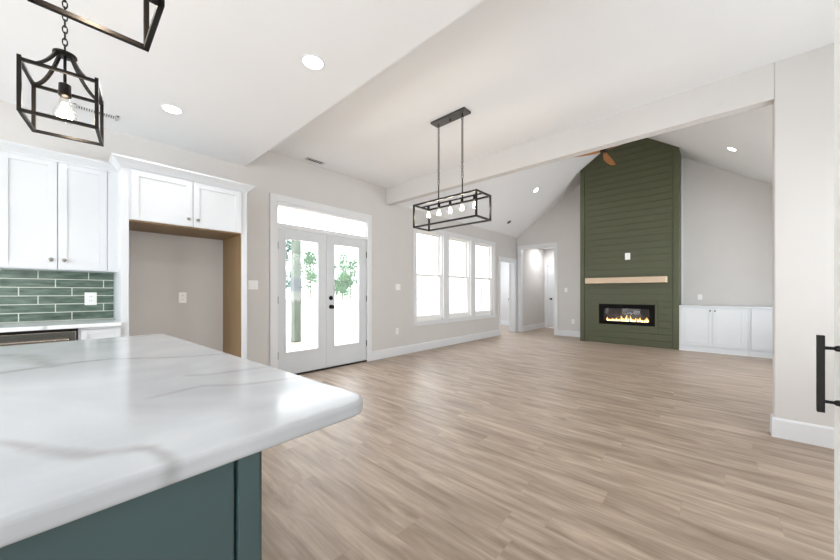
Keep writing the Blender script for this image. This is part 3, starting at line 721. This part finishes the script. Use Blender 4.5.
# built-in cabinets right of the fireplace
yb = 8.375; Fc = FNY(yb + .02)
def base_cab(u0, u1, label, seen):
    o = thing('base_cabinet', label, 'cabinet', ((u0 + u1) / 2, 8.7, 0), 0, None)
    MB().box(u0, u1, yb + .02, YG - .001, .0, .875).build('cabinet_body', M['cab'], o, bevel=.001)
    fbox(MB(), Fc, u0, u1, 0, .105, 0, .018).build('plinth', M['cab'], o, bevel=.002)
    fbox(MB(), Fc, u0, u1, 0, .022, .018, .032).build('shoe_moulding', M['trim'], o, bevel=.004)
    m_ = (u0 + .045 + u1 - .03) / 2
    a_ = shaker(Fc, u0 + .035, m_ - .002, .118, .855, 'cabinet_door', M['cab'], o, rail=.055); knob(Fc, m_ - .035, .81, .02, a_, M['bronze'], .013)
    b__ = shaker(Fc, m_ + .002, u1 - .035, .118, .855, 'cabinet_door', M['cab'], o, rail=.055); knob(Fc, m_ + .035, .81, .02, b__, M['bronze'], .013)
    return o
base_cab(-.534, .455, 'white two door built-in base cabinet directly beside green fireplace', 2)
base_cab(.457, 1.398, 'white built-in base cabinet partly hidden behind the wall end', 1)
tag(MB().box(-.534, 1.398, yb - .012, YG - .001, .8755, .903).build('cabinet_top', M['cab'], bevel=.003), 'white top board over the built-in cabinets right of fireplace', 'worktop')

# ------------------------------------------------------------------ ceiling fan
FN = thing('ceiling_fan', 'ceiling fan with carved wood blades in front of green fireplace', 'ceiling fan', (XM + .05, 6.3, 3.615))
FZ = 3.615
MB().lathe([(.075, RIDGE - FZ - .02), (.075, RIDGE - FZ - .09), (.03, RIDGE - FZ - .13)], 20).build('canopy', M['bronze'], FN, smooth=True, local=True)
MB().tube([(0, 0, .16), (0, 0, RIDGE - FZ - .1)], .013, 12).build('downrod', M['bronze'], FN, smooth=True, local=True)
MB().lathe([(.03, .18), (.09, .15), (.105, .09), (.10, .03), (.075, .01), (.06, -.012), (.001, -.02)], 28).build('motor', M['bronze'], FN, smooth=True, local=True)
def blade(ang):
    mb = MB(); n = 14; vs = []; fs = []
    for i in range(n + 1):
        t = i / n; r_ = .05 + .66 * t
        wd = .055 + .10 * math.sin(min(1, t * 1.25) * math.pi * .62) - .10 * max(0, t - .75) * 2.2
        sw = .05 * math.sin(t * 2.2); tw = math.radians(26 - 14 * t); zc = .0 - .03 * t
        for u_ in (-1, -.33, .33, 1):
            y_ = u_ * wd / 2; th = .010 * (1 - .8 * abs(u_))
            for s_ in (-1, 1): vs.append((r_, sw + y_ * math.cos(tw), zc + y_ * math.sin(tw) + s_ * th))
    for i in range(n):
        a = i * 8; b_ = a + 8
        ring = [0, 2, 4, 6, 7, 5, 3, 1]
        for q in range(8): fs.append((a + ring[q], b_ + ring[q], b_ + ring[(q + 1) % 8], a + ring[(q + 1) % 8]))
    fs += [tuple([0, 2, 4, 6, 7, 5, 3, 1])[::-1], tuple(n * 8 + q for q in [0, 2, 4, 6, 7, 5, 3, 1])]
    R = Matrix.Rotation(ang, 3, 'Z')
    mb.add([R @ Vector(p) for p in vs], fs)
    return mb.build('blade', M['blade'], FN, smooth=True, local=True)
for a_ in (87, 207, 327): blade(math.radians(a_))

# ------------------------------------------------------------------ recessed lights, vents, detector
def can(name, label, p, nrm=(0, 0, -1), r=.066, watts=5, group='recessed ceiling lights', col=(1.0, 1.0, 1.0)):
    o = thing(name, label, 'ceiling light', p); q = Vector(nrm).to_track_quat('Z', 'Y'); o.rotation_mode = 'QUATERNION'; o.rotation_quaternion = q
    o['group'] = group
    MB().lathe([(r + .012, 0), (r + .011, .004), (r, .006), (r - .002, .002)], 32).build('trim_ring', M['trim'], o, smooth=True, local=True)
    MB().lathe([(r - .002, .0022), (r * .9, .0042), (.001, .0046)], 32).build('lens', M['lens'], o, smooth=True, local=True)
    l = bpy.data.lights.new('can_lamp', 'AREA'); l.shape = 'DISK'; l.size = r * 2; l.energy = watts; l.color = col; l.spread = math.radians(150)
    lo = bpy.data.objects.new('can_lamp', l); COL.objects.link(lo)
    lo.location = Vector(p) + Vector(nrm) * .012; lo.rotation_mode = 'QUATERNION'; lo.rotation_quaternion = (-Vector(nrm)).to_track_quat('Z', 'Y')
    return o
G1 = 'recessed ceiling lights'
can('recessed_light', 'round recessed light in kitchen ceiling nearest the chandelier', (-2.037, 1.147, ZK))
can('recessed_light', 'round recessed light in kitchen ceiling above the refrigerator surround', (-3.457, .623, ZK), watts=2.2)
nL = Vector((SL, 0, -1)).normalized(); nR = Vector((-SL, 0, -1)).normalized()
can('recessed_light', 'small recessed light on left vault slope above hall opening', (-3.149, 7.563, roofz(-3.149)), nL, .062, 4)
can('recessed_light', 'small recessed light on right vault slope near the wall end', (.216, 7.631, roofz(.216)), nR, .062, 1.5)

def vent(label, x, y, z, lx, ly, nsl):
    o = thing('ceiling_vent', label, 'vent', (x, y, z))
    f_ = MB(); b_ = .018
    f_.box(-lx / 2, lx / 2, -ly / 2, -ly / 2 + b_, -.006, 0); f_.box(-lx / 2, lx / 2, ly / 2 - b_, ly / 2, -.006, 0)
    f_.box(-lx / 2, -lx / 2 + b_, -ly / 2, ly / 2, -.006, 0); f_.box(lx / 2 - b_, lx / 2, -ly / 2, ly / 2, -.006, 0)
    f_.build('frame', M['trim'], o, local=True)
    MB().box(-lx / 2 + b_, lx / 2 - b_, -ly / 2 + b_, ly / 2 - b_, -.002, -.0005).build('duct_opening', M['slot'], o, local=True)
    s_ = MB()
    for i in range(nsl):
        yy = -ly / 2 + b_ + (ly - 2 * b_) * (i + .5) / nsl
        s_.bar((-lx / 2 + b_, yy, -.005), (lx / 2 - b_, yy, -.005), .0085, .002)
    s_.build('slats', M['trim'], o, local=True)
    return o
vent('white slatted vent in kitchen ceiling behind the lantern pendant', -4.0, .19, ZK, .10, .28, 16)
vent('slatted vent in dining ceiling above the French doors', -4.19, 2.39, ZC, .12, .28, 6)
o = thing('smoke_detector', 'tiny dark round fixture on left vault slope near the corner', 'detector', (-4.005, 7.878, roofz(-4.005)))
o.rotation_mode = 'QUATERNION'; o.rotation_quaternion = nL.to_track_quat('Z', 'Y')
MB().lathe([(.055, 0), (.055, .01), (.035, .02), (.001, .021)], 20).build('cover', M['slot'], o, smooth=True, local=True)

# ------------------------------------------------------------------ lamps
def bulb(mbs, p, r, hgt, parent, watts, local=True):
    """hanging teardrop bulb below p (local), with filament"""
    x, y, z = p
    g_ = MB().lathe([(r * .38, 0), (r * .42, -hgt * .12), (r * .62, -hgt * .34), (r * .95, -hgt * .62), (r, -hgt * .74), (r * .86, -hgt * .88), (r * .5, -hgt * .97), (.001, -hgt)], 20, Matrix.Translation(p)).build('bulb', M['bulbglass'], parent, smooth=True, local=True)
    f_ = MB()
    for a in range(5):
        t = a * 2 * math.pi / 5; q = (x + r * .55 * math.cos(t), y + r * .55 * math.sin(t))
        f_.tube([(x + r * .15 * math.cos(t), y + r * .15 * math.sin(t), z - hgt * .25), (q[0], q[1], z - hgt * .84)], r * .12, 6)
    f_.build('filament', M['filament'], g_, smooth=True, local=True)
    return g_
def bulb_light(loc, watts, col=(1.0, .95, .88), r=.03):
    l = bpy.data.lights.new('bulb_lamp', 'POINT'); l.energy = watts; l.color = col; l.shadow_soft_size = r
    o_ = bpy.data.objects.new('bulb_lamp', l); COL.objects.link(o_); o_.location = loc
def chain(mb, x, y, z0, z1, ll=.034, r=.0022, w=.009):
    n = max(1, round((z1 - z0) / (ll * .78))); st = (z1 - z0) / n
    for i in range(n):
        zc = z0 + (i + .5) * st; hl = st * .64; pts = []
        for k_ in range(12):
            t = 2 * math.pi * k_ / 12; a_, b_ = w * math.cos(t), hl * math.sin(t)
            pts.append((x + a_, y, zc + b_) if i % 2 == 0 else (x, y + a_, zc + b_))
        mb.tube(pts, r, 6, closed=True)

def lantern(label, x, y, zb, rz):
    o = thing('lantern_pendant', label, 'pendant light', (x, y, zb), rz, 'lantern pendants over the island')
    hs, hh, b_ = .110 - .006, .205, .012
    f_ = MB()
    for sx in (-1, 1):
        for sy in (-1, 1): f_.box(sx * hs - b_ / 2, sx * hs + b_ / 2, sy * hs - b_ / 2, sy * hs + b_ / 2, 0, hh + .008)
    for z in (b_ / 2, hh - b_ / 2):
        for s_ in (-1, 1):
            f_.box(-hs, hs, s_ * hs - b_ / 2, s_ * hs + b_ / 2, z - b_ / 2, z + b_ / 2); f_.box(s_ * hs - b_ / 2, s_ * hs + b_ / 2, -hs, hs, z - b_ / 2, z + b_ / 2)
    f_.build('cage_frame', M['bronze'], o, bevel=.001, local=True)
    zt = hh + .112
    for sx in (-1, 1):
        for sy in (-1, 1):
            pts = []
            for i in range(9):
                t = i / 8; rr = 1 - t; k_ = hs * (rr ** 1.0); zz = hh - .004 + (zt - hh) * (t ** 2.2)
                k_ = hs - (hs - .020) * t
                pts.append((sx * k_, sy * k_, zz))
            m_ = MB()
            for i in range(8): m_.bar(pts[i], pts[i + 1], .010, .010)
            m_.build('curved_arm', M['bronze'], o, local=True)
    MB().lathe([(.001, zt + .016), (.018, zt + .012), (.036, zt + .005), (.037, zt - .002), (.020, zt - .006), (.001, zt - .006)], 24).build('top_disc', M['bronze'], o, smooth=True, local=True)
    MB().tube([(0, 0, zt), (0, 0, .165)], .005, 8).build('stem', M['bronze'], o, local=True)
    MB().lathe([(.010, .198), (.019, .193), (.020, .145), (.014, .140)], 16).build('socket', M['bronze'], o, smooth=True, local=True)
    bulb(None, (0, 0, .142), .035, .112, o, 0)
    c_ = MB(); chain(c_, 0, 0, zt + .016, ZK - zb - .03, .034, .0024, .0072); c_.build('chain', M['bronze'], o, smooth=True, local=True)
    MB().lathe([(.001, ZK - zb - .035), (.03, ZK - zb - .032), (.062, ZK - zb - .012), (.065, ZK - zb - .0005)], 24).build('canopy', M['bronze'], o, smooth=True, local=True)
    bulb_light((x, y, zb + .075), 3.0)
    return o
lantern('bronze lantern pendant with glowing bulb hanging nearer the wall cabinets', -2.032, .001, 1.85, math.radians(-7.4))
lantern('bronze lantern pendant cut off by the top edge, only lower cage visible', -1.080, .051, 1.847, 0)

# linear chandelier over the dining area
LX, LY, LZ = -2.08, 2.76, 1.885
LC = thing('linear_chandelier', 'black rectangular open frame chandelier with five bulbs over dining area', 'chandelier', (LX, LY, LZ))
hx_, hy_, lh, bb = .407, .130, .260, .017
f_ = MB()
for z in (bb / 2, lh - bb / 2):
    for s_ in (-1, 1):
        f_.box(-hx_, hx_, s_ * hy_ - bb / 2, s_ * hy_ + bb / 2, z - bb / 2, z + bb / 2); f_.box(s_ * hx_ - bb / 2, s_ * hx_ + bb / 2, -hy_, hy_, z - bb / 2, z + bb / 2)
for sx in (-1, 1):
    for sy in (-1, 1): f_.box(sx * hx_ - bb / 2, sx * hx_ + bb / 2, sy * hy_ - bb / 2, sy * hy_ + bb / 2, 0, lh)
f_.build('open_frame', M['black'], LC, bevel=.001, local=True)
MB().box(-hx_, hx_, -.009, .009, lh - .013, lh).build('lamp_bar', M['black'], LC, bevel=.001, local=True)
for i in range(5):
    x = (i - 2) * .152
    so = MB().lathe([(.006, lh - .01), (.015, lh - .014), (.016, lh - .052), (.012, lh - .056)], 14, Matrix.Translation((x, 0, 0))).build('socket', M['black'], LC, smooth=True, local=True)
    bulb(None, (x, 0, lh - .054), .029, .092, so, 0)
    bulb_light((LX + x, LY, LZ + lh - .11), 2.2)
ct = ZC - LZ
MB().box(-.222, .222, -.062, .062, ct - .022, ct - .0005).build('canopy', M['canopy'], LC, bevel=.002, local=True)
MB().lathe([(.001, ct - .046), (.008, ct - .044), (.009, ct - .03), (.007, ct - .021)], 10).build('canopy_knob', M['black'], LC, smooth=True, local=True)
for s_ in (-1, 1):
    x = s_ * .157
    MB().tube([(x, 0, lh - .003), (x, 0, lh + .20)], .007, 8).build('stem_rod', M['black'], LC, local=True)
    c_ = MB(); ring = [(x + .016 * math.cos(t * math.pi / 6), 0, lh + .216 + .016 * math.sin(t * math.pi / 6)) for t in range(12)]
    c_.tube(ring, .003, 6, closed=True); chain(c_, x, 0, lh + .232, ct - .05, .04, .0034, .0105)
    c_.tube([(x, 0, ct - .055), (x, 0, ct - .02)], .006, 8)
    c_.build('chain', M['black'], LC, smooth=True, local=True)

# ------------------------------------------------------------------ outside objects
PP = thing('porch_post', 'green grey timber porch post seen through left French door glass', 'post', (-7.35, 3.70, -.12))
MB().box(-7.435, -7.265, 3.615, 3.785, -.12, 2.44).build('shaft', M['post'], PP, bevel=.004)
MB().box(-7.445, -7.255, 3.605, 3.795, 1.20, 1.50).build('grey_band', M['postband'], PP, bevel=.004)  # darker grey stretch of the post
MB().box(-7.445, -7.255, 3.605, 3.795, .92, 1.199).build('pale_band', M['paleband'], PP, bevel=.004)  # paler stretch of the post
MB().box(-7.47, -7.23, 3.58, 3.82, -.12, .0).build('base_block', M['stone'], PP, bevel=.01)

tag(MB().box(-7.44, -7.26, -1.0, 6.6, 2.441, 2.64).build('porch_beam', M['fence'], bevel=.004), 'white porch beam resting on the post outside the French doors', 'beam')
FE = thing('privacy_fence', 'white board privacy fence beyond the triple window', 'fence', (-9.2, 12, -.12))
fb = MB(); y = 7.6
while y < 19:
    fb.box(-9.21, -9.19, y, y + .145, -.12, 1.86); y += .152
fb.build('boards', M['fence'], FE, bevel=.003)
fr_ = MB(); fr_.box(-9.26, -9.21, 7.5, 19, .2, .3); fr_.box(-9.26, -9.21, 7.5, 19, 1.45, 1.55); fr_.build('rails', M['fence'], FE)
for y in (7.55, 10.0, 12.4, 14.8, 17.2):
    MB().box(-9.30, -9.18, y - .06, y + .06, -.12, 1.98).build('fence_post', M['fence'], FE, bevel=.005)

def tree(label, x, y, hgt, rad, m, seed, trunk=.16, n=2600):
    R_ = random.Random(seed); o = thing('tree', label, 'tree', (x, y, -.12), 0, 'trees beyond the patio')
    t_ = MB(); t_.tube([(0, 0, 0), (.05, .03, hgt * .35), (-.04, .06, hgt * .7), (0, 0, hgt * .9)], [trunk, trunk * .8, trunk * .5, trunk * .2], 8)
    for i in range(6):
        a = R_.random() * 6.28; z = hgt * R_.uniform(.3, .7)
        t_.tube([(0, 0, z), (math.cos(a) * rad * .4, math.sin(a) * rad * .4, z + hgt * .12), (math.cos(a) * rad * .75, math.sin(a) * rad * .75, z + hgt * .25)], [trunk * .4, trunk * .25, trunk * .08], 6)
    t_.build('trunk', M['bark'], o, local=True)
    c_ = MB(); vs = []; fs = []
    cl = [(R_.gauss(0, .4) * rad, R_.gauss(0, .4) * rad, hgt * R_.uniform(.25, .98), rad * R_.uniform(.25, .5)) for _ in range(18)]
    for i in range(n):
        q = R_.choice(cl); d_ = Vector((R_.gauss(0, 1), R_.gauss(0, 1), R_.gauss(0, 1))).normalized() * q[3] * R_.random() ** .4
        p = Vector(q[:3]) + d_; u_ = Vector((R_.gauss(0, 1), R_.gauss(0, 1), R_.gauss(0, 1))).normalized(); w_ = u_.orthogonal().normalized(); s_ = R_.uniform(.12, .24)
        k_ = len(vs); vs += [p - u_ * s_, p + w_ * s_ * .5, p + u_ * s_, p - w_ * s_ * .5]; fs.append((k_, k_ + 1, k_ + 2, k_ + 3))
    c_.add(vs, fs); c_.build('crown', m, o, local=True)
    return o
TL = [(-52, 23.6, 9.6, 3.2, 'leafdark', 'tall pale tree behind the porch post through left door glass'),
      (-56, 31.0, 8.2, 3.4, 'leaf', 'bushy round tree right of the porch post through left door glass'),
      (-48, 32.6, 4.2, 2.0, 'leaf', 'low green tree at the left in right door glass'),
      (-54, 38.6, 9.0, 3.2, 'leaf', 'tall green tree in the middle of right door glass'),
      (-47, 36.9, 4.0, 1.5, 'leafdark', 'low tree at the right in right door glass')]
for i, (x, y, hgt, rad, m, lab) in enumerate(TL): tree(lab, x, y, hgt, rad, M[m], 20 + i)

# crumbs of grit on the floor by the island
for (x, y, s_, lab) in ((-.585, .60, .005, 'small dark crumb of grit on floor beside the island'), (-.66, .50, .0028, 'tiny dark speck on floor close to the island side')):
    tag(MB().lathe([(.001, 0), (s_, s_ * .2), (s_ * .7, s_ * .8), (.001, s_)], 7, Matrix.Translation((x, y, 0))).build('grit_crumb', M['chip']), lab, 'debris')
